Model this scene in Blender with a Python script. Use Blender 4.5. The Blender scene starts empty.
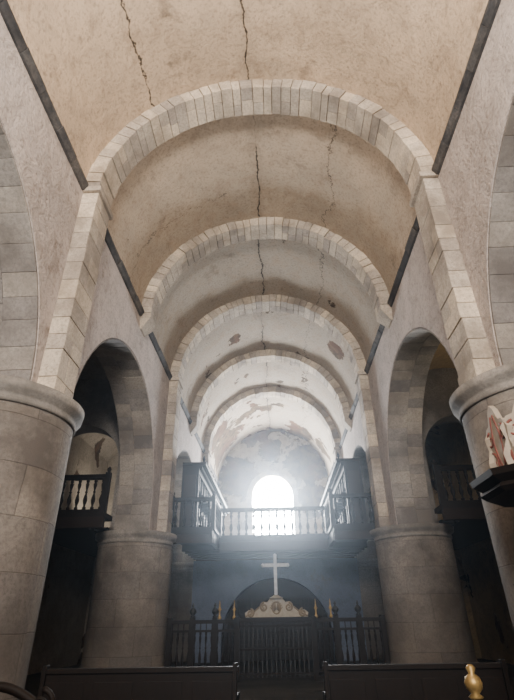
import bpy, math, random
from mathutils import Vector, Matrix
random.seed(4)
scene=bpy.context.scene
PI=math.pi

# ---------------------------------------------------------------- materials
def newmat(name):
    m=bpy.data.materials.new(name); m.use_nodes=True
    nt=m.node_tree; b=nt.nodes['Principled BSDF']
    return m,nt,b
def N(nt,t,**k):
    n=nt.nodes.new(t)
    for a,v in k.items():
        if a.startswith('i_'):
            n.inputs[a[2:].replace('_',' ')].default_value=v
        else: setattr(n,a,v)
    return n
def ramp(nt,fac,stops):
    r=nt.nodes.new('ShaderNodeValToRGB')
    e=r.color_ramp.elements
    while len(e)<len(stops): e.new(0.5)
    for i,(p,c) in enumerate(stops):
        e[i].position=p; e[i].color=(*c,1) if len(c)==3 else c
    nt.links.new(fac,r.inputs[0]); return r.outputs[0]
def mixc(nt,fac,a,b,mode='MIX'):
    m=nt.nodes.new('ShaderNodeMix'); m.data_type='RGBA'; m.blend_type=mode
    for s,v in ((0,fac),(6,a),(7,b)):
        if isinstance(v,(int,float)): m.inputs[s].default_value=v
        elif isinstance(v,tuple): m.inputs[s].default_value=(*v,1)
        else: nt.links.new(v,m.inputs[s])
    return m.outputs[2]
def mth(nt,op,a,b=0.0,c=None):
    m=nt.nodes.new('ShaderNodeMath'); m.operation=op
    for i,v in enumerate((a,b,c)):
        if v is None: continue
        if isinstance(v,(int,float)): m.inputs[i].default_value=v
        else: nt.links.new(v,m.inputs[i])
    return m.outputs[0]
def noise(nt,vec,scale,detail=6,rough=.55,dist=0):
    n=N(nt,'ShaderNodeTexNoise'); n.inputs['Scale'].default_value=scale
    n.inputs['Detail'].default_value=detail; n.inputs['Roughness'].default_value=rough
    n.inputs['Distortion'].default_value=dist
    nt.links.new(vec,n.inputs['Vector']); return n.outputs[0]
def bump(nt,b,h,strength,dist=.05,prev=None):
    n=N(nt,'ShaderNodeBump'); n.inputs['Strength'].default_value=strength; n.inputs['Distance'].default_value=dist
    nt.links.new(h,n.inputs['Height'])
    nt.links.new(n.outputs[0],b.inputs['Normal'])

def plaster(name,c1,c2,stain,peel=False,crack=False,bs=.6,stonecol=(.030,.022,.016),spots=(),grey=None):
    m,nt,b=newmat(name)
    pos=N(nt,'ShaderNodeNewGeometry').outputs['Position']
    n1=noise(nt,pos,.45,5,.6,.6); n2=noise(nt,pos,2.0,9,.7,.5); n3=noise(nt,pos,14,6,.65)
    col=mixc(nt,ramp(nt,n1,[(.35,(0,0,0)),(.66,(1,1,1))]),c1,c2)
    sep=N(nt,'ShaderNodeSeparateXYZ'); nt.links.new(pos,sep.inputs[0])
    if grey:   # greyer limewash in the western bays, dimmer light there put into the colour
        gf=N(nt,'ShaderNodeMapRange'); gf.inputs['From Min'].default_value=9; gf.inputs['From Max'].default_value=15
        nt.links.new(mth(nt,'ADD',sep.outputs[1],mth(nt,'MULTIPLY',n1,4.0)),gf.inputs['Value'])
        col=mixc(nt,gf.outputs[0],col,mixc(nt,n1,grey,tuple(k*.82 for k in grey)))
    col=mixc(nt,ramp(nt,n2,[(.47,(0,0,0)),(.72,(.85,.85,.85))]),col,stain)
    col=mixc(nt,ramp(nt,n3,[(.32,(.40,.40,.40)),(.50,(0,0,0))]),col,(.07,.052,.04))
    n4=noise(nt,pos,1.1,10,.75,.2)
    col=mixc(nt,ramp(nt,n4,[(.57,(0,0,0)),(.70,(.65,.65,.65))]),col,(.12,.09,.065))
    h=mth(nt,'ADD',mth(nt,'MULTIPLY',n2,1.0),mth(nt,'MULTIPLY',n3,.35))
    pcol=mixc(nt,ramp(nt,n2,[(.35,(0,0,0)),(.62,(1,1,1))]),stonecol,(.13,.09,.055))
    pcol=mixc(nt,ramp(nt,n1,[(.5,(0,0,0)),(.6,(.5,.5,.5))]),pcol,(.13,.055,.035))
    mask=None
    if peel:
        pn=noise(nt,pos,.5,7,.62,.3)
        yy=mth(nt,'MULTIPLY_ADD',sep.outputs[1],.006,0.0)
        pm=mth(nt,'ADD',pn,yy)
        mask=ramp(nt,pm,[(.742,(0,0,0)),(.750,(1,1,1))])
    for (cx_,cy_,cz_,rr) in spots:
        vd=N(nt,'ShaderNodeVectorMath',operation='DISTANCE'); nt.links.new(pos,vd.inputs[0]); vd.inputs[1].default_value=(cx_,cy_,cz_)
        dn=noise(nt,pos,1.0,8,.72,.4)
        q=mth(nt,'ADD',mth(nt,'DIVIDE',vd.outputs['Value'],rr),mth(nt,'MULTIPLY',mth(nt,'SUBTRACT',dn,.5),2.2))
        mk=ramp(nt,mth(nt,'MULTIPLY',q,.8),[(.74,(1,1,1)),(.78,(0,0,0))])
        mask=mk if mask is None else mth(nt,'MAXIMUM',mask,mk)
    if mask is not None:
        col=mixc(nt,mask,col,pcol); h=mth(nt,'SUBTRACT',h,mth(nt,'MULTIPLY',mask,.5))
    if crack:
        w1=noise(nt,pos,1.3,8,.72); w2=noise(nt,pos,.25,2,.5)
        off=mth(nt,'ADD',mth(nt,'MULTIPLY',mth(nt,'SUBTRACT',w1,.5),.50),mth(nt,'MULTIPLY',mth(nt,'SUBTRACT',w2,.5),.5))
        d=mth(nt,'ABSOLUTE',mth(nt,'ADD',mth(nt,'ADD',sep.outputs[0],.32),off))
        gate=noise(nt,pos,.3,3)
        fine=noise(nt,pos,3.0,4)
        wdt=mth(nt,'MULTIPLY',mth(nt,'MULTIPLY',ramp(nt,gate,[(.32,(0,0,0)),(.48,(1,1,1))]),.042),fine)
        cr=mth(nt,'LESS_THAN',d,wdt)
        d2=mth(nt,'ABSOLUTE',mth(nt,'ADD',mth(nt,'ADD',sep.outputs[0],off),2.75))
        near=mth(nt,'LESS_THAN',sep.outputs[1],7.5)
        cr2=mth(nt,'MULTIPLY',mth(nt,'LESS_THAN',d2,mth(nt,'MULTIPLY',wdt,.7)),near)
        d3=mth(nt,'ABSOLUTE',mth(nt,'ADD',mth(nt,'ADD',sep.outputs[0],mth(nt,'MULTIPLY',off,2.2)),-1.9))
        cr3=mth(nt,'MULTIPLY',mth(nt,'LESS_THAN',d3,mth(nt,'MULTIPLY',wdt,.6)),mth(nt,'GREATER_THAN',sep.outputs[1],7.0))
        d4=mth(nt,'ABSOLUTE',mth(nt,'ADD',mth(nt,'ADD',sep.outputs[1],mth(nt,'MULTIPLY',off,3.0)),-10.6))
        side=mth(nt,'MULTIPLY',mth(nt,'LESS_THAN',sep.outputs[0],-1.2),mth(nt,'LESS_THAN',d4,mth(nt,'MULTIPLY',wdt,.5)))
        cr=mth(nt,'MAXIMUM',mth(nt,'MAXIMUM',cr,cr2),mth(nt,'MAXIMUM',cr3,side))
        # damp halo around the main crack
        halo=mth(nt,'SUBTRACT',1.0,mth(nt,'MINIMUM',mth(nt,'MULTIPLY',d,3.2),1.0))
        col=mixc(nt,mth(nt,'MULTIPLY',halo,mth(nt,'MULTIPLY',n2,.55)),col,(.15,.12,.09))
        col=mixc(nt,mth(nt,'MULTIPLY',cr,.92),col,(.025,.02,.017))
    nt.links.new(col,b.inputs['Base Color']); b.inputs['Roughness'].default_value=.92
    b.inputs['Specular IOR Level'].default_value=.15
    bump(nt,b,h,bs,.07)
    return m
def stone(name,c1,c2,dark,brick=None,bs=.5,vr=1.0,foot_dark=False):
    m,nt,b=newmat(name)
    pos=N(nt,'ShaderNodeNewGeometry').outputs['Position']
    n1=noise(nt,pos,1.6,7,.7); n2=noise(nt,pos,18,6,.75); n3=noise(nt,pos,.6,6,.65)
    col=mixc(nt,ramp(nt,n1,[(.35,(0,0,0)),(.66,(1,1,1))]),c1,c2)
    col=mixc(nt,ramp(nt,n3,[(.42,(0,0,0)),(.62,(.95,.95,.95))]),col,dark)
    col=mixc(nt,ramp(nt,n2,[(.36,(.6,.6,.6)),(.56,(0,0,0))]),col,dark)
    h=mth(nt,'ADD',mth(nt,'MULTIPLY',n1,.8),mth(nt,'MULTIPLY',n2,.35))
    if foot_dark:  # darker colour towards the foot of the drums
        sep=N(nt,'ShaderNodeSeparateXYZ'); nt.links.new(pos,sep.inputs[0])
        dz=mth(nt,'ADD',sep.outputs[2],mth(nt,'MULTIPLY',mth(nt,'SUBTRACT',n1,.5),3.0))
        col=mixc(nt,ramp(nt,mth(nt,'DIVIDE',dz,4.5),[(.15,(.65,.65,.65)),(.75,(0,0,0))]),col,tuple(k*.75 for k in dark))
    if brick:
        uv=N(nt,'ShaderNodeUVMap').outputs[0]
        wn=N(nt,'ShaderNodeTexNoise'); wn.inputs['Scale'].default_value=.8; nt.links.new(uv,wn.inputs['Vector'])
        wm=N(nt,'ShaderNodeVectorMath',operation='SCALE'); wm.inputs['Scale'].default_value=.07; nt.links.new(wn.outputs['Color'],wm.inputs[0])
        wa=N(nt,'ShaderNodeVectorMath',operation='ADD'); nt.links.new(uv,wa.inputs[0]); nt.links.new(wm.outputs[0],wa.inputs[1])
        bt=N(nt,'ShaderNodeTexBrick'); nt.links.new(wa.outputs[0],bt.inputs['Vector'])
        bt.inputs['Scale'].default_value=1; bt.inputs['Brick Width'].default_value=brick[0]; bt.inputs['Row Height'].default_value=brick[1]
        bt.inputs['Mortar Size'].default_value=.008; bt.inputs['Mortar Smooth'].default_value=.5
        bt.inputs['Color1'].default_value=(.84,.84,.86,1); bt.inputs['Color2'].default_value=(1.12,1.08,1.02,1); bt.inputs['Mortar'].default_value=(.62,.6,.58,1)
        col=mixc(nt,1.0,col,bt.outputs['Color'],'MULTIPLY')
        h=mth(nt,'SUBTRACT',h,mth(nt,'MULTIPLY',bt.outputs['Fac'],.8))
    else:
        at=N(nt,'ShaderNodeAttribute'); at.attribute_name='var'
        col=mixc(nt,vr,col,ramp(nt,at.outputs['Fac'],[(0,(.72,.71,.72)),(.5,(.95,.94,.92)),(1,(1.2,1.15,1.06))]),'MULTIPLY')
    nt.links.new(col,b.inputs['Base Color']); b.inputs['Roughness'].default_value=.88
    b.inputs['Specular IOR Level'].default_value=.2
    bump(nt,b,h,bs,.035)
    return m
def wood(name,c1,c2,rough=.6):
    m,nt,b=newmat(name)
    tc=N(nt,'ShaderNodeTexCoord').outputs['Object']
    mp=N(nt,'ShaderNodeMapping'); mp.inputs['Scale'].default_value=(9,9,1.2); nt.links.new(tc,mp.inputs[0])
    n=noise(nt,mp.outputs[0],2.2,6,.6,1.2)
    nt.links.new(mixc(nt,n,c1,c2),b.inputs['Base Color']); b.inputs['Roughness'].default_value=rough
    b.inputs['Specular IOR Level'].default_value=.15
    bump(nt,b,n,.25,.01)
    return m
def paint(name,c1,c2,rough=.6,metal=0,scale=9):
    m,nt,b=newmat(name)
    tc=N(nt,'ShaderNodeTexCoord').outputs['Object']
    n=noise(nt,tc,scale,5,.6)
    nt.links.new(mixc(nt,ramp(nt,n,[(.35,(0,0,0)),(.65,(1,1,1))]),c1,c2),b.inputs['Base Color'])
    b.inputs['Roughness'].default_value=rough; b.inputs['Metallic'].default_value=metal
    bump(nt,b,n,.2,.01)
    return m

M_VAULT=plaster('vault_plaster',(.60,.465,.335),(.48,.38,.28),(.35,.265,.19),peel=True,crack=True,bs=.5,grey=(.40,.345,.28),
    spots=[(-3.4,30.6,11.9,1.7),(-3.5,28.2,11.5,1.1),(2.96,18.6,12.06,.55),(1.9,31.8,13.1,1.0)])
M_WALL=plaster('wall_plaster',(.54,.47,.435),(.43,.38,.355),(.32,.275,.245),bs=.9)
M_END=plaster('end_wall_plaster',(.40,.34,.26),(.27,.22,.16),(.14,.105,.075),peel=True,bs=.9,
    spots=[(-2.7,33.0,10.4,1.5),(2.3,33.0,11.2,1.5),(2.6,33.0,8.6,1.2),(-.3,33,12.2,.9)])
M_AISLE=plaster('aisle_plaster',(.36,.31,.25),(.28,.24,.19),(.20,.17,.13),peel=True,bs=.7)
M_OCHRE=plaster('ochre_plaster',(.42,.30,.16),(.32,.24,.13),(.22,.17,.10),peel=True,bs=.7)
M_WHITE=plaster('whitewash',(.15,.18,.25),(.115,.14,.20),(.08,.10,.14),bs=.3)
M_STONE=stone('arch_stone',(.64,.56,.465),(.49,.43,.365),(.23,.195,.16))
M_STONE2=stone('jamb_stone',(.36,.335,.31),(.30,.275,.255),(.155,.14,.13),vr=.8)
M_COL=stone('column_ashlar',(.34,.31,.275),(.25,.228,.21),(.115,.102,.092),brick=(1.25,.72),foot_dark=True)
M_CAP=stone('capital_stone',(.40,.365,.33),(.30,.28,.255),(.14,.128,.115),vr=0)
M_CORN=stone('cornice_stone',(.06,.062,.07),(.17,.16,.155),(.03,.03,.032))
M_FLOOR=stone('floor_stone',(.05,.047,.043),(.035,.033,.03),(.02,.02,.02),brick=(1.0,.6))
M_WOOD=wood('dark_oak',(.005,.0035,.003),(.013,.008,.0055))
M_WOOD2=wood('brown_oak',(.012,.007,.005),(.026,.014,.009))
M_BLACK=paint('wrought_iron',(.010,.010,.012),(.02,.02,.02),.5,.4)
M_GOLD=paint('gilding',(.50,.34,.12),(.30,.19,.07),.45,.5)
M_CREAM=paint('cream_paint',(.36,.32,.25),(.27,.235,.18),.6)
M_OLDGOLD=paint('dull_gilding',(.22,.165,.09),(.15,.11,.06),.5,.2)
M_CREAM2=paint('faded_cream_paint',(.40,.34,.27),(.30,.25,.20),.7)
M_RED=paint('faded_red_paint',(.22,.055,.04),(.13,.045,.035),.7)
M_SILVER=paint('grey_painted_cross',(.50,.52,.57),(.38,.40,.44),.5)
M_SKY=bpy.data.materials.new('sunlit_window_glazing'); M_SKY.use_nodes=True
nt=M_SKY.node_tree; nt.nodes.clear()
em=nt.nodes.new('ShaderNodeEmission'); em.inputs[1].default_value=260
pos=N(nt,'ShaderNodeNewGeometry').outputs['Position']
nt.links.new(mixc(nt,noise(nt,pos,3,3),(.88,.94,1.0),(.98,.99,1.0)),em.inputs[0])
o_=nt.nodes.new('ShaderNodeOutputMaterial'); nt.links.new(em.outputs[0],o_.inputs[0])

# ---------------------------------------------------------------- mesh builder
class MB:
    def __init__(s,mats): s.v=[];s.f=[];s.m=[];s.var=[];s.uv=[];s.sm=[];s.mats=mats
    def face(s,idx,mat=0,var=.5,uv=None,sm=False):
        s.f.append(tuple(idx));s.m.append(mat);s.var.append(var);s.uv.append(uv);s.sm.append(sm)
    def hexa(s,p,mat=0,var=None):
        if var is None: var=random.random()
        b=len(s.v); s.v+= [tuple(q) for q in p]
        for q in ((0,3,2,1),(4,5,6,7),(0,1,5,4),(1,2,6,5),(2,3,7,6),(3,0,4,7)):
            s.face([b+i for i in q],mat,var)
    def box(s,x0,x1,y0,y1,z0,z1,mat=0,var=None):
        s.hexa([(x0,y0,z0),(x1,y0,z0),(x1,y1,z0),(x0,y1,z0),(x0,y0,z1),(x1,y0,z1),(x1,y1,z1),(x0,y1,z1)],mat,var)
    def beam(s,p0,p1,w,z0,z1,mat=0):
        a=Vector(p0);b=Vector(p1);d=(b-a).normalized();n=Vector((-d.y,d.x))*w/2
        q=[a-n,b-n,b+n,a+n]
        s.hexa([(k.x,k.y,z0) for k in q]+[(k.x,k.y,z1) for k in q],mat)
    def lathe(s,c,prof,seg=12,mat=0,uvr=None,sm=True,rot=0):
        b=len(s.v);n=len(prof)
        for r,z in prof:
            for i in range(seg):
                a=2*PI*i/seg+rot; s.v.append((c[0]+r*math.cos(a),c[1]+r*math.sin(a),c[2]+z))
        for j in range(n-1):
            for i in range(seg):
                k=(i+1)%seg
                uv=None
                if uvr:
                    u0=2*PI*i/seg*uvr;u1=2*PI*(i+1)/seg*uvr
                    uv=[(u0,prof[j][1]),(u1,prof[j][1]),(u1,prof[j+1][1]),(u0,prof[j+1][1])]
                s.face([b+j*seg+i,b+j*seg+k,b+(j+1)*seg+k,b+(j+1)*seg+i],mat,.5,uv,sm)
        s.face([b+i for i in range(seg)][::-1],mat); s.face([b+(n-1)*seg+i for i in range(seg)],mat)
    def tube(s,pts,rad,seg=8,mat=0):
        b=len(s.v);P=[Vector(p) for p in pts];n=len(P)
        for i,p in enumerate(P):
            t=(P[min(i+1,n-1)]-P[max(i-1,0)]).normalized()
            u=t.cross(Vector((0,1,0)))
            if u.length<.05:u=t.cross(Vector((1,0,0)))
            u.normalize();w=t.cross(u)
            r=rad[i] if isinstance(rad,(list,tuple)) else rad
            for k in range(seg):
                a=2*PI*k/seg; q=p+u*r*math.cos(a)+w*r*math.sin(a); s.v.append(tuple(q))
        for i in range(n-1):
            for k in range(seg):
                l=(k+1)%seg
                s.face([b+i*seg+k,b+i*seg+l,b+(i+1)*seg+l,b+(i+1)*seg+k],mat,.5,None,True)
        s.face([b+k for k in range(seg)][::-1],mat); s.face([b+(n-1)*seg+k for k in range(seg)],mat)
    def make(s,name,bevel=0,origin=None):
        me=bpy.data.meshes.new(name)
        o=Vector(origin) if origin else Vector((0,0,0))
        me.from_pydata([tuple(Vector(v)-o) for v in s.v],[],s.f)
        for m in s.mats: me.materials.append(m)
        me.polygons.foreach_set('material_index',s.m)
        me.polygons.foreach_set('use_smooth',s.sm)
        at=me.attributes.new('var','FLOAT','FACE'); at.data.foreach_set('value',s.var)
        if any(s.uv):
            ul=me.uv_layers.new(name='UVMap')
            for p,uv in zip(me.polygons,s.uv):
                if uv:
                    for li,c in zip(p.loop_indices,uv): ul.data[li].uv=c
                else:
                    for li in p.loop_indices:
                        co=me.vertices[me.loops[li].vertex_index].co; ul.data[li].uv=(co.x,co.y)
        me.update(); me.validate()
        ob=bpy.data.objects.new(name,me); ob.location=o
        scene.collection.objects.link(ob)
        if bevel:
            bv=ob.modifiers.new('bevel','BEVEL'); bv.width=bevel; bv.segments=2; bv.limit_method='ANGLE'
        return ob

CX=-.145; ZS=9.8; R=3.84
XL=CX-R; XR=CX+R; TH=1.12
YB=-7.0; YE=33.0
COLY=[-1.4,7.4,16.5,25.8]
ARC=[(3.35,3.46,4.8),(11.85,3.46,4.8),(21.15,3.46,4.8),(29.4,2.6,4.6)]   # centre, clear radius, spring z
CAPZ={-1.4:4.8,7.4:4.8,16.5:4.02,25.8:4.02}
RING=.05

def arch_wall(name,mapf,s0,s1,ztop,openings,mat,thick,piers):
    mb=MB([mat])
    cur=s0
    ev=[]
    for (c,r,zs,sill) in sorted(openings):
        ev.append(('solid',cur,c-r)); ev.append(('open',c,r,zs,sill)); cur=c+r
    ev.append(('solid',cur,s1))
    def quad(a,b):
        for t,flip in ((0,False),(thick,True)):
            i=len(mb.v)
            pts=[mapf(a[0],t,a[1]),mapf(b[0],t,b[1]),mapf(b[0],t,b[2]),mapf(a[0],t,a[2])]
            mb.v+=pts; f=[i,i+1,i+2,i+3]; mb.face(f[::-1] if flip else f)
        i=len(mb.v)
        mb.v+=[mapf(a[0],0,a[1]),mapf(b[0],0,b[1]),mapf(b[0],thick,b[1]),mapf(a[0],thick,a[1])]; mb.face([i,i+1,i+2,i+3])
        i=len(mb.v)
        mb.v+=[mapf(a[0],0,a[2]),mapf(b[0],0,b[2]),mapf(b[0],thick,b[2]),mapf(a[0],thick,a[2])]; mb.face([i,i+1,i+2,i+3])
    def vert(s,z0,z1):
        if z1-z0<1e-4: return
        i=len(mb.v)
        mb.v+=[mapf(s,0,z0),mapf(s,thick,z0),mapf(s,thick,z1),mapf(s,0,z1)]; mb.face([i,i+1,i+2,i+3])
    for e in ev:
        if e[0]=='solid':
            if e[2]-e[1]>1e-4:
                zb=piers((e[1]+e[2])/2)
                quad((e[1],zb,ztop),(e[2],zb,ztop)); vert(e[1],zb,ztop); vert(e[2],zb,ztop)
        else:
            _,c,r,zs,sill=e; n=40
            for k in range(n):
                a0=PI-PI*k/n; a1=PI-PI*(k+1)/n
                quad((c+r*math.cos(a0),zs+r*math.sin(a0),ztop),(c+r*math.cos(a1),zs+r*math.sin(a1),ztop))
            if sill is not None:
                zb=piers(c)
                quad((c-r,zb,sill),(c+r,zb,sill))
    return mb.make(name)

def pier_bottom(s):
    for y in COLY:
        if abs(s-y)<2.0: return CAPZ[y]
    return 0.0
ops=[(c,r+RING,zs,None) for c,r,zs in ARC]
arch_wall('wall_left',lambda s,t,z:(XL-t,s,z),YB,YE,ZS+.05,ops,M_WALL,TH,pier_bottom)
arch_wall('wall_right',lambda s,t,z:(XR+t,s,z),YB,YE,ZS+.05,ops,M_WALL,TH,pier_bottom)

def arcade_ring(name,x0,x1,c,r,zs,zb0,zb1):
    mb=MB([M_STONE2]); n=25; lanes=2
    xs=[x0,x0+(x1-x0)*.56,x1]
    for l in range(lanes):
        a_x,b_x=sorted((xs[l],xs[l+1])); g=.002
        off=.5*(l%2)
        edges=[0]+[ (k+ (off if 0<k<n else 0)+random.uniform(-.16,.16)*(0<k<n))/n for k in range(1,n)]+[1]
        for k in range(len(edges)-1):
            a0=PI*edges[k]+.0007;a1=PI*edges[k+1]-.0007
            j=random.uniform(-.006,.006); r0=r+j; r1=r+RING
            P=[]
            for xx in (a_x+g,b_x-g):
                P+=[(xx,c+r0*math.cos(a0),zs+r0*math.sin(a0)),(xx,c+r0*math.cos(a1),zs+r0*math.sin(a1)),
                    (xx,c+r1*math.cos(a1),zs+r1*math.sin(a1)),(xx,c+r1*math.cos(a0),zs+r1*math.sin(a0))]
            mb.hexa(P)
        for side,zb in ((-1,zb0),(1,zb1)):
            z=zb
            while z<zs-.02:
                z2=min(z+random.uniform(.38,.5),zs)
                if zs-z2<.15:z2=zs
                ya,yb=sorted((c+side*(r+random.uniform(-.005,.005)),c+side*(r+RING)))
                mb.box(a_x+g,b_x-g,ya,yb,z+.003,z2-.003); z=z2
    return mb.make(name,.005,(x0,c,zs))
for i,(c,r,zs) in enumerate(ARC):
    zb0=CAPZ[COLY[i]]; zb1=CAPZ[COLY[i+1]] if i+1<len(COLY) else 0
    arcade_ring('arcade_arch',XL-.015,XL-TH+.01,c,r,zs,zb0,zb1)
    arcade_ring('arcade_arch',XR+.015,XR+TH-.01,c,r,zs,zb0,zb1)

def column(x,y,ztop):
    r=1.19
    mb=MB([M_COL,M_CAP])
    prof=[(r+.08,0),(r+.08,.22),(r+.05,.30),(r+.06,.40),(r,.5)]
    z=.5
    while z<ztop-.62: z+=.72; prof.append((r,min(z,ztop-.40)))
    prof+=[(r,ztop-.34)]
    mb.lathe((x,y,0),prof,72,0,uvr=1.2)
    mb.lathe((x,y,ztop-.34),[(r,0),(r+.03,.0),(r+.04,.05),(r+.02,.10),(r+.03,.14),(r+.12,.20),(r+.14,.34)],72,1)
    return mb.make('round_column',0,(x,y,0))
for y in COLY:
    column(XL-.69,y,CAPZ[y]); column(XR+.69,y,CAPZ[y])

def vault(name,cx,zs,rx,rz,y0,y1,mat,nseg=64,step=.5):
    mb=MB([mat]); ny=int((y1-y0)/step)
    for j in range(ny+1):
        y=y0+(y1-y0)*j/ny
        for i in range(nseg+1):
            a=PI*i/nseg
            w=.025*math.sin(y*1.1+i*.31)+.02*math.sin(i*.7+y*.45)
            w*=math.sin(a)
            mb.v.append((cx+(rx+w)*math.cos(a),y,zs+(rz+w)*math.sin(a)))
    for j in range(ny):
        for i in range(nseg):
            b=j*(nseg+1)+i
            mb.face([b,b+1,b+nseg+2,b+nseg+1],sm=True)
    return mb.make(name)
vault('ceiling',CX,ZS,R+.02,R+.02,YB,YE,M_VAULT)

RI=R-.33
def trans_arch(yc,w,zbot):
    mb=MB([M_STONE]); n=43; y0=yc-w/2;y1=yc+w/2
    ed=[k/n+(random.uniform(-.18,.18)/n if 0<k<n else 0) for k in range(n+1)]
    for k in range(n):
        a0=PI*ed[k]+.0018;a1=PI*ed[k+1]-.0018
        r0=RI+random.uniform(-.022,.022);r1=R+.03
        ja=random.uniform(-.022,.022)
        split=y0+w*random.uniform(.35,.65) if random.random()<.55 else None
        segs=[(y0+ja,y1)] if split is None else [(y0+ja,split-.004),(split+.004,y1)]
        for ya,yb in segs:
            P=[]
            for yy in (yb,ya):
                P+=[(CX+r0*math.cos(a0),yy,ZS+r0*math.sin(a0)),(CX+r0*math.cos(a1),yy,ZS+r0*math.sin(a1)),
                    (CX+r1*math.cos(a1),yy,ZS+r1*math.sin(a1)),(CX+r1*math.cos(a0),yy,ZS+r1*math.sin(a0))]
            mb.hexa(P)
    for sgn in (-1,1):
        xi=CX+sgn*RI; xo=CX+sgn*(R+.05)
        a,b=sorted((xi,xo))
        if zbot is not None:
            z=zbot
            while z<ZS-.2:
                z2=min(z+random.uniform(.30,.55),ZS-.14)
                if ZS-.14-z2<.15:z2=ZS-.14
                if z2<=z: break
                j=random.uniform(-.014,.014)
                aa,bb=(a,b+j) if sgn<0 else (a+j,b)
                if random.random()<.5:
                    mb.box(aa,bb,y0,y1,z+.004,z2-.004)
                else:
                    s=y0+w*random.uniform(.35,.65)
                    mb.box(aa,bb,y0,s-.003,z+.004,z2-.004); mb.box(aa,bb,s+.003,y1,z+.004,z2-.004)
                z=z2
                if z>=ZS-.141: break
            e=.07
            mb.box(min(xi-sgn*e,xo),max(xi-sgn*e,xo),y0-e,y1+e,ZS-.135,ZS-.0,0,.4)
        else:
            mb.box(a,b,y0,y1,ZS-.16,ZS,0,.4)
            mb.hexa([(xo,y0+.1,ZS-.5),(xo-sgn*.1,y0+.1,ZS-.5),(xo-sgn*.1,y1-.1,ZS-.5),(xo,y1-.1,ZS-.5),
                     (xo,y0,ZS-.16),(xi,y0,ZS-.16),(xi,y1,ZS-.16),(xo,y1,ZS-.16)],0,.5)
    return mb.make('transverse_arch',.012,(CX,yc,ZS))
trans_arch(7.4,.76,4.8); trans_arch(12.2,.7,None); trans_arch(16.7,.76,4.02)
trans_arch(21.4,.7,None); trans_arch(25.85,.76,4.4)
trans_arch(-1.4,.76,4.8)

k=0
for sgn in (-1,1):
    x=CX+sgn*R
    for y0,y1 in ((YB,-1.9),(-.9,6.95),(7.85,11.8),(12.6,16.25),(17.15,21.0),(21.8,25.4),(26.3,YE)):
        mb=MB([M_CORN]); k+=1
        n=max(1,int((y1-y0)/.7))
        for i in range(n):
            a=y0+(y1-y0)*i/n+.004;b=y0+(y1-y0)*(i+1)/n-.004
            j=random.uniform(-.012,.012)
            pr=[(0,-.14),(.05+j,-.13),(.09+j,-.05),(.12+j,-.02),(.12+j,.04),(0,.06)]
            base=len(mb.v); v=random.random()
            for yy in (a,b):
                for dx,dz in pr: mb.v.append((x-sgn*dx,yy,ZS+dz))
            L=len(pr)
            for q in range(L):
                mb.face([base+q,base+(q+1)%L,base+L+(q+1)%L,base+L+q],0,v)
            mb.face([base+q for q in range(L)],0,v); mb.face([base+L+q for q in range(L)],0,v)
        mb.make('trim_%d'%k,0)

WX=-.22; WR=1.4; WZ0=6.4; WZS=8.95
arch_wall('wall_back',lambda s,t,z:(s,YE+t,z),-10.5,10.2,15,[(WX,WR,WZS,WZ0)],M_END,1.0,lambda s:0.0)
arch_wall('wall_front',lambda s,t,z:(s,YB-t,z),-10.5,10.2,15,[],M_WALL,.5,lambda s:0.0)
mb=MB([M_STONE,M_SKY])
for q in range(19):
    a0=PI*q/19+.003;a1=PI*(q+1)/19-.003;P=[]
    for y in (YE+.2,YE-.03):
        P+=[(WX+(WR+.01)*math.cos(a0),y,WZS+(WR+.01)*math.sin(a0)),(WX+(WR+.01)*math.cos(a1),y,WZS+(WR+.01)*math.sin(a1)),
            (WX+(WR+.36)*math.cos(a1),y,WZS+(WR+.36)*math.sin(a1)),(WX+(WR+.36)*math.cos(a0),y,WZS+(WR+.36)*math.sin(a0))]
    mb.hexa(P)
for sgn in (-1,1):
    z=WZ0
    while z<WZS-.1:
        a,b=sorted((WX+sgn*(WR+.01),WX+sgn*(WR+.3+.12*random.random()))); z2=min(z+.42,WZS)
        mb.box(a,b,YE-.03,YE+.2,z+.005,z2-.005); z=z2
mb.box(WX-WR-.2,WX+WR+.2,YE-.08,YE+.2,WZ0-.2,WZ0)
b=len(mb.v); pts=[(WX+WR,WZ0)]+[(WX+WR*math.cos(PI*i/24),WZS+WR*math.sin(PI*i/24)) for i in range(25)]+[(WX-WR,WZ0)]
for xx,zz in pts: mb.v.append((xx,YE+.40,zz))
mb.face([b+i for i in range(len(pts))],1)
mb.make('window_1',0)

mb=MB([M_FLOOR]); mb.v+=[(-10.5,YB,0),(10.2,YB,0),(10.2,YE,0),(-10.5,YE,0)]
mb.face([0,1,2,3],0,.5,[(-10,YB),(10,YB),(10,YE),(-10,YE)]); mb.make('floor')

for sgn,nm in ((-1,'left'),(1,'right')):
    MA=M_AISLE if sgn<0 else M_OCHRE
    xi=CX+sgn*(R+TH); xo=xi+sgn*3.7; xc=(xi+xo)/2
    mb=MB([MA]); a,b=sorted((xo,xo+sgn*.5)); mb.box(a,b,YB,YE,0,9.6); mb.make('wall_aisle_'+nm)
    vault('ceiling_aisle_'+nm,xc,8.75,1.87,1.0,YB,YE,MA,32,1.0)
    for y in COLY[1:3]:
        lo,hi=sorted((xi,xo))
        arch_wall('aisle_cross_arch',lambda s,t,z,y=y:(s,y-.4+t,z),lo,hi,9.75,[(xc,1.45,6.4,None)],M_STONE2,.8,lambda s:0.0)
    lo,hi=sorted((xi,xo))
    mb=MB([MA]); mb.box(lo,hi,24.2,24.6,0,9.8); mb.make('wall_aisle_end_'+nm)

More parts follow.
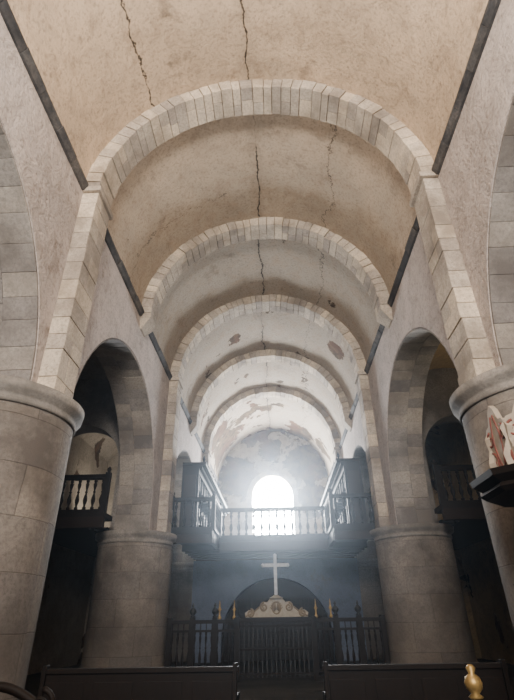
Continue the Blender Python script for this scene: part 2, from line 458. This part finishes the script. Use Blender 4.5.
# ---------------------------------------------------------------- choir loft
BAL=[(.035,0),(.05,.02),(.05,.07),(.025,.10),(.03,.16),(.055,.26),(.06,.32),(.045,.42),(.022,.52),(.022,.55),(.04,.58),(.022,.61),(.022,.66),(.045,.78),(.05,.84),(.028,.90),(.045,.93),(.045,1.0)]
def balustrade(mb,p0,p1,z,h,sp=.26,posts=True,mat=0):
    a=Vector(p0);b=Vector(p1);L=(b-a).length;d=(b-a)/L
    mb.beam(p0,p1,.12,z,z+.10,mat); mb.beam(p0,p1,.15,z+h-.10,z+h,mat); mb.beam(p0,p1,.10,z+h-.15,z+h-.10,mat)
    n=max(1,int(L/sp))
    hh=h-.25
    for i in range(n):
        q=a+d*L*(i+.5)/n
        mb.lathe((q.x,q.y,z+.10),[(r*1.15,t*hh) for r,t in BAL],8,mat)
    if posts:
        for q in (a,b):
            mb.box(q.x-.075,q.x+.075,q.y-.075,q.y+.075,z,z+h+.06,mat)
            mb.lathe((q.x,q.y,z+h+.06),[(.03,0),(.06,.05),(.07,.1),(.05,.15),(.01,.19)],8,mat)
LZ=4.4; WINX=1.42
lx0=XL+.05; lx1=XR-.05
wl=lx0+WINX+.2; wr=lx1-WINX-.2
mb=MB([M_WOOD,M_WOOD2])
mb.box(lx0,lx1,20.0,YE-.02,LZ-.14,LZ,0)
mb.box(lx0,wl,17.85,20.0,LZ-.14,LZ,0); mb.box(wr,lx1,17.85,20.0,LZ-.14,LZ,0)
mb.box(wl,wr,19.9,20.15,LZ-.5,LZ-.14,1); mb.box(wl-.1,wr+.1,19.85,20.0,LZ-.16,LZ-.002,0)
for a,b in ((lx0,wl),(wr,lx1)):
    mb.box(a,b,17.8,18.0,LZ-.45,LZ-.14,1); mb.box(a,b,17.75,17.85,LZ-.16,LZ-.002,0)
mb.box(wl-.12,wl+.02,18.0,19.9,LZ-.42,LZ-.14,1); mb.box(wr-.02,wr+.12,18.0,19.9,LZ-.42,LZ-.14,1)
y=20.7
while y<32.5: mb.box(lx0,lx1,y,y+.16,LZ-.36,LZ-.14,1); y+=.75
mb.make('choir_loft',0)
mb=MB([M_WOOD])
H=1.15
balustrade(mb,(wl,20.0),(wr,20.0),LZ,H,.3)
balustrade(mb,(lx0+.08,17.9),(wl,17.9),LZ,H); balustrade(mb,(wr,17.9),(lx1-.08,17.9),LZ,H)
balustrade(mb,(wl,17.9),(wl,20.0),LZ,H,posts=False); balustrade(mb,(wr,17.9),(wr,20.0),LZ,H,posts=False)
mb.make('loft_balustrade')
for sgn in (-1,1):
    x=CX+sgn*(R-.36)
    mb=MB([M_WOOD,M_WOOD2])
    def B(d0,d1,y0,y1,z0,z1,m=0):
        a,b=sorted((x-sgn*d0,x-sgn*d1)); mb.box(a,b,y0,y1,z0,z1,m)
    Y0,Y1=18.3,28.0; HS=2.35
    B(0,.08,Y0,Y1,LZ,LZ+HS)
    B(0,.76,Y0-.05,Y1,LZ+HS,LZ+HS+.10); B(0,.92,Y0-.1,Y1,LZ+HS+.10,LZ+HS+.24); B(0,.65,Y0,Y1,LZ+HS-.18,LZ+HS)
    B(0,.55,Y0,Y1,LZ+.42,LZ+.5); B(.5,.55,Y0,Y1,LZ,LZ+.42)
    B(0,.35,Y0-.04,Y1,LZ+1.0,LZ+1.06)
    B(0,.66,Y0-.06,Y0,LZ,LZ+HS)            # end panel
    B(.1,.56,Y0-.09,Y0-.06,LZ+1.25,LZ+2.1,1); B(.1,.56,Y0-.09,Y0-.06,LZ+.2,LZ+1.05,1)
    y=Y0
    while y<=Y1:
        B(0,.62,y-.03,y+.03,LZ,LZ+.95); B(0,.12,y-.04,y+.04,LZ+.95,LZ+HS-.1)
        B(.0,.6,y-.03,y+.03,LZ+1.65,LZ+HS-.1)
        B(.08,.1,y+.14,y+.55,LZ+1.15,LZ+1.7,1)
        mb.lathe((x-sgn*.82,y,LZ+HS+.24),[(.05,0),(.03,.05),(.06,.12),(.04,.2),(.01,.28)],8,0)
        y+=.69
    mb.make('choir_stalls')
for sgn in (-1,1):
    xn=CX+sgn*(R+TH+.02); xi=CX+sgn*(R+TH+.75); xo=CX+sgn*(R+TH+3.65); a,b=sorted((xi,xo)); a2,b2=sorted((xn,xo))
    mb=MB([M_WOOD,M_WOOD2]); mb.box(a2,b2,14.3,15.15,LZ-.14,LZ); mb.box(a,b,15.15,16.05,LZ-.14,LZ); mb.box(a,b,16.95,24.15,LZ-.14,LZ); mb.box(a2,b2,14.3,14.5,LZ-.45,LZ-.14,1)
    mb.box(a+.45,b-.45,16.05,16.95,LZ-.14,LZ)
    balustrade(mb,(a2+.08,14.5),(b2-.08,14.5),LZ,1.15,.24)
    mb.make('aisle_gallery')

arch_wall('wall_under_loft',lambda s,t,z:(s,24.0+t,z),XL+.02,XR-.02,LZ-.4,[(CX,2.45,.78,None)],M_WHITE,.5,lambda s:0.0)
mb=MB([M_WOOD2,M_WOOD])
mb.box(CX-2.4,CX+2.4,24.52,24.60,2.45,2.6,1)
for i in range(9):
    xx=CX-2.4+i*.6; mb.box(xx-.05,xx+.05,24.52,24.62,0,2.5,1)
for i in range(24):
    xx=CX-2.3+i*.2; mb.box(xx-.02,xx+.02,24.55,24.59,0,2.45,0)
for i in range(12): mb.box(CX-2.4,CX+2.4,24.54,24.58,.2+i*.2-.02,.2+i*.2+.02,0)
mb.box(CX-2.5,CX+2.5,24.75,24.78,0,3.3,1)
mb.make('door_1')

# ---------------------------------------------------------------- chancel screen
mb=MB([M_WOOD,M_GOLD,M_BLACK])
FY=16.5; g0=CX-1.15; g1=CX+1.15
fx0=-3.36; fx1=3.08
for a,b in ((fx0,g0),(g1,fx1)):
    mb.box(a,b,FY-.08,FY+.08,0,.12); mb.box(a,b,FY-.1,FY+.1,1.46,1.56); mb.box(a,b,FY-.06,FY+.06,1.24,1.30); mb.box(a,b,FY-.06,FY+.06,.2,.26)
    n=int((b-a)/.17)
    for i in range(n):
        xx=a+(b-a)*(i+.5)/n
        mb.lathe((xx,FY,.24),[(r*.75,t*1.02) for r,t in BAL],8,0)
        mb.box(xx-.012,xx+.012,FY-.012,FY+.012,1.3,1.46)
    for i in range(4):
        xx=a+(b-a)*i/3
        mb.box(xx-.07,xx+.07,FY-.09,FY+.09,0,1.62)
        if i in (1,2): mb.lathe((xx,FY,1.62),[(.05,0),(.09,.02),(.04,.06),(.10,.13),(.11,.18),(.07,.24),(.02,.28),(.04,.32),(.012,.40)],10,2)
for i in range(17):
    xx=g0+(g1-g0)*(i+.5)/17; mb.box(xx-.014,xx+.014,FY-.014,FY+.014,.1,1.5,2)
for z in (.15,.75,1.35): mb.box(g0,g1,FY-.03,FY+.03,z,z+.06,0)
mb.box(g0-.1,g1+.1,FY-.1,FY+.1,1.48,1.60,0)
for xx in (g0-.1,g1+.1,g0-.55,g1+.55):
    mb.lathe((xx,FY,1.56),[(.035,0),(.06,.05),(.025,.12),(.025,.22),(.055,.27),(.025,.34),(.008,.52)],10,1)
mb.make('chancel_screen')
mb=MB([M_CREAM,M_OLDGOLD])
def spiral(cx,cz,r0,turns,sgn,y,start):
    pts=[];rad=[]
    n=36
    for i in range(n+1):
        t=i/n; r=r0*(1-.85*t); a=start+sgn*turns*2*PI*t
        pts.append((cx+r*math.cos(a),y,cz+r*math.sin(a))); rad.append(.034*(1-.5*t))
    return pts,rad
pz=1.605; pc=CX+.05
poly=[(-.95,0),(-.97,.12),(-.85,.2),(-.70,.17),(-.55,.22),(-.50,.34),(-.38,.42),(-.28,.40),(-.2,.50),(.2,.50),(.28,.40),(.38,.42),(.50,.34),(.55,.22),(.70,.17),(.85,.2),(.97,.12),(.95,0)]
b=len(mb.v)
for yy in (FY-.05,FY+.05):
    for px,pz_ in poly: mb.v.append((pc+px,yy,pz+pz_))
L=len(poly)
mb.face([b+i for i in range(L)]); mb.face([b+L+i for i in range(L)][::-1])
for i in range(L): mb.face([b+i,b+(i+1)%L,b+L+(i+1)%L,b+L+i])
for s in (-1,1):
    p,r=spiral(pc+s*.80,pz+.11,.11,1.6,s,FY-.05,PI/2); mb.tube(p,r,8,1)
    p,r=spiral(pc+s*.38,pz+.27,.12,1.6,-s,FY-.05,PI/2); mb.tube(p,r,8,1)
    p=[(pc+s*(.95-.42*t+.0),FY-.055,pz+.03+.03*math.sin(t*PI)+.25*t*t) for t in [i/10 for i in range(11)]]; mb.tube(p,.02,6,1)
    for i in range(5):   # acanthus leaf ribs
        a=PI/2+s*(.25+i*.22); q=[(pc+.22*t*math.cos(a),FY-.06,pz+.12+.34*t*math.sin(a)) for t in (.25,.6,1.0)]
        mb.tube(q,[.012,.02,.008],6,1)
# oval medallion ring
q=[(pc+.13*math.cos(2*PI*i/24),FY-.055,pz+.25+.16*math.sin(2*PI*i/24)) for i in range(25)]; mb.tube(q,.02,6,1)
mb.lathe((pc,FY,pz+.5),[(.2,0),(.2,.03),(.12,.06),(.08,.09)],12,0)
mb.make('volute_pediment',0)
mb=MB([M_SILVER])
cz=pz+.595; cxx=CX+.05
mb.box(cxx-.05,cxx+.05,FY-.04,FY+.04,cz,cz+1.12)
mb.box(cxx-.38,cxx+.38,FY-.04,FY+.04,cz+.80,cz+.90)
for x_,z_ in ((cxx-.40,cz+.85),(cxx+.40,cz+.85),(cxx,cz+1.14)):
    mb.lathe((x_,FY,z_-.06),[(.01,0),(.05,.03),(.065,.06),(.05,.09),(.01,.12)],10,0)
mb.make('altar_cross',.01)

# ---------------------------------------------------------------- foreground
def pew(x0,x1,y):
    mb=MB([M_WOOD,M_WOOD2]); w=x1-x0
    mb.box(x0,x1,y-.03,y+.03,.12,.90); mb.box(x0-.02,x1+.02,y-.06,y+.06,.90,.96)
    n=max(2,int(w/.6))
    for i in range(n):
        a=x0+w*i/n+.07;b=x0+w*(i+1)/n-.07
        mb.box(a,b,y-.045,y-.03,.22,.80,0)
    mb.box(x0,x1,y+.02,y+.45,.42,.46)
    for xx in (x0,x1-.06): mb.box(xx,xx+.06,y-.05,y+.47,0,.62); mb.box(xx,xx+.06,y-.08,y+.05,0,1.0)
    mb.make('wooden_pew',.006,(x0,y,0))
pew(-3.36,-.62,7.9) ; pew(.58,3.06,7.9)
mb=MB([M_WOOD,M_GOLD])
nx,ny=1.97,6.0
mb.lathe((nx,ny,0),[(.09,0),(.09,.5),(.05,.55),(.07,.60),(.05,.72),(.07,.78)],12,0)
mb.lathe((nx,ny,.78),[(.05,0),(.075,.02),(.04,.05),(.08,.09),(.09,.14),(.07,.19),(.03,.22),(.05,.27),(.02,.30)],14,1)
mb.make('stair_newel',0,(nx,ny,0))
mb=MB([M_WOOD,M_WOOD2]); ax,ay=-1.95,3.85
for dx in (-.3,.3):
    mb.lathe((ax+dx,ay,0),[(.035,0),(.045,.1),(.03,.2),(.045,.35),(.03,.5),(.04,.7),(.03,1.0)],10,0)
    mb.lathe((ax+dx,ay-.5,0),[(.035,0),(.045,.1),(.03,.2),(.045,.35),(.03,.5),(.04,.66)],10,0)
    mb.box(ax+dx-.04,ax+dx+.04,ay-.55,ay+.02,.66,.71)
mb.box(ax-.33,ax+.33,ay-.54,ay+.03,.42,.48,1); mb.box(ax-.27,ax+.27,ay-.02,ay+.02,.55,.98,1)
p=[(ax-.36+.72*i/16,ay,1.0+.14*math.sin(PI*i/16)) for i in range(17)]; mb.tube(p,.03,8,0)
for s in (-1,1):
    q,r=spiral(ax+s*.33,1.03,.09,1.5,-s,ay,PI/2); mb.tube(q,[k*.6 for k in r],8,0)
mb.make('carved_armchair',0,(ax,ay,0))

# ---------------------------------------------------------------- pulpit
mb=MB([M_WOOD,M_WOOD2,M_CREAM2,M_RED,M_GOLD])
px,py=3.24,5.75; PZ=-.12
mb.lathe((px,py,0),[(.25,0),(.25,.1),(.12,.2),(.12,.6),(.2,.8),(.5,1.0),(.60,1.02),(.60,1.08),(.55,1.1),(.55,1.72),(.64,1.74),(.66,1.82),(.6,1.83)],8,0,sm=False,rot=PI/8)
for k in range(8):
    a=2*PI*k/8
    r=.52
    c=(px+r*math.cos(a),py+r*math.sin(a))
    t=Vector((-math.sin(a),math.cos(a)))*.16
    mb.beam((c[0]-t.x,c[1]-t.y),(c[0]+t.x,c[1]+t.y),.04,1.2,1.62,1)
mb.lathe((px,py,2.85+PZ),[(.05,0),(.72,0),(.78,.05),(.74,.10),(.84,.17),(.86,.24),(.78,.26),(.3,.34),(.05,.4)],8,0,sm=False,rot=PI/8)
mb.lathe((px,py,2.84+PZ),[(.02,0),(.3,0),(.32,.02)],16,4)
def crest(cx,cy,ang,z0):
    ca,sa=math.cos(ang),math.sin(ang)
    def T(u,d,z): return (cx+u*ca-d*sa, cy+u*sa+d*ca, z0+z*1.18)
    pl=[(-.42,0),(-.45,.18),(-.36,.34),(-.40,.48),(-.28,.60),(-.18,.62),(-.10,.76),(0,.84),(.10,.76),(.18,.62),(.28,.60),(.40,.48),(.36,.34),(.45,.18),(.42,0)]
    pl=[(u*.8,z*.9) for u,z in pl]
    b=len(mb.v); L=len(pl)
    for d in (0,.07):
        for u,z in pl: mb.v.append(T(u,d,z))
    mb.face([b+i for i in range(L)],2); mb.face([b+L+i for i in range(L)][::-1],2)
    for i in range(L): mb.face([b+i,b+(i+1)%L,b+L+(i+1)%L,b+L+i],2)
    for s in (-1,1):
        for (uc,zc,r0,tn,dr,m) in ((.21,.15,.12,1.4,1,3),(.17,.40,.09,1.3,-1,3)):
            pts=[];rad=[]
            for i in range(25):
                t=i/24;r=r0*(1-.85*t);aa=PI/2+s*dr*tn*2*PI*t
                pts.append(T(s*uc+r*math.cos(aa),0,zc+r*math.sin(aa)));rad.append(.018*(1-.5*t))
            mb.tube(pts,rad,6,m)
        pts=[T(s*(.03+.07*math.sin(PI*i/10)),0,.08+.55*i/10) for i in range(11)]
        mb.tube(pts,.014,6,3)
for k in range(6):
    a=2*PI*k/6+PI/6
    crest(px+.46*math.sin(a),py-.46*math.cos(a),a,3.10+PZ)
mb.make('pulpit',0,(px,py,0))

# ---------------------------------------------------------------- lights
def area(name,loc,target,sx,sy,power,col):
    l=bpy.data.lights.new(name,'AREA'); l.shape='RECTANGLE'; l.size=sx; l.size_y=sy; l.energy=power; l.color=col
    o=bpy.data.objects.new(name,l); o.location=loc
    d=Vector(target)-Vector(loc); o.rotation_euler=d.to_track_quat('-Z','Y').to_euler(); scene.collection.objects.link(o); return o
area('rear_vault_fill',(0,-5.0,7.4),(0,3.2,14),4,3,3300,(1,.93,.83))  # area lamp added behind the camera to brighten the near vault
area('rear_wall_fill',(0,-5.5,6.8),(0,12,12.5),4,2,380,(.95,.93,1))  # added cool fill from behind the camera for the nave walls
area('left_aisle_fill',(-7.2,21,5.3),(-7.2,24,8),1.5,1.5,120,(1,.94,.84))  # added lamp, brightens the far end of the left aisle
area('right_aisle_fill',(7.0,13,5.5),(7.0,12,9),1.2,1.2,45,(1,.88,.65))  # added warm lamp for the ochre plaster of the right aisle
area('loft_blue_fill',(0,19.0,3.7),(0,24,1.6),3,.6,4,(.4,.55,1))  # added blue fill tinting the wall under the loft

w=bpy.data.worlds.new('sky'); scene.world=w; w.use_nodes=True
bg=w.node_tree.nodes['Background']; bg.inputs[0].default_value=(.85,.93,1,1); bg.inputs[1].default_value=1.0
vs=w.node_tree.nodes.new('ShaderNodeVolumeScatter')
vs.inputs['Density'].default_value=.0028; vs.inputs['Anisotropy'].default_value=.9; vs.inputs['Color'].default_value=(.74,.86,1,1)
w.node_tree.links.new(vs.outputs[0],w.node_tree.nodes['World Output'].inputs['Volume'])

cd=bpy.data.cameras.new('cam'); cam=bpy.data.objects.new('camera',cd); scene.collection.objects.link(cam)
cd.sensor_fit='VERTICAL'; cd.sensor_height=36; cd.lens=36*470/700
cam.matrix_world=Matrix.Translation((0,0,1.5))@Matrix.Rotation(math.radians(1.95),4,'Z')@Matrix.Rotation(math.radians(120),4,'X')@Matrix.Rotation(math.radians(-.95),4,'Z')
scene.camera=cam
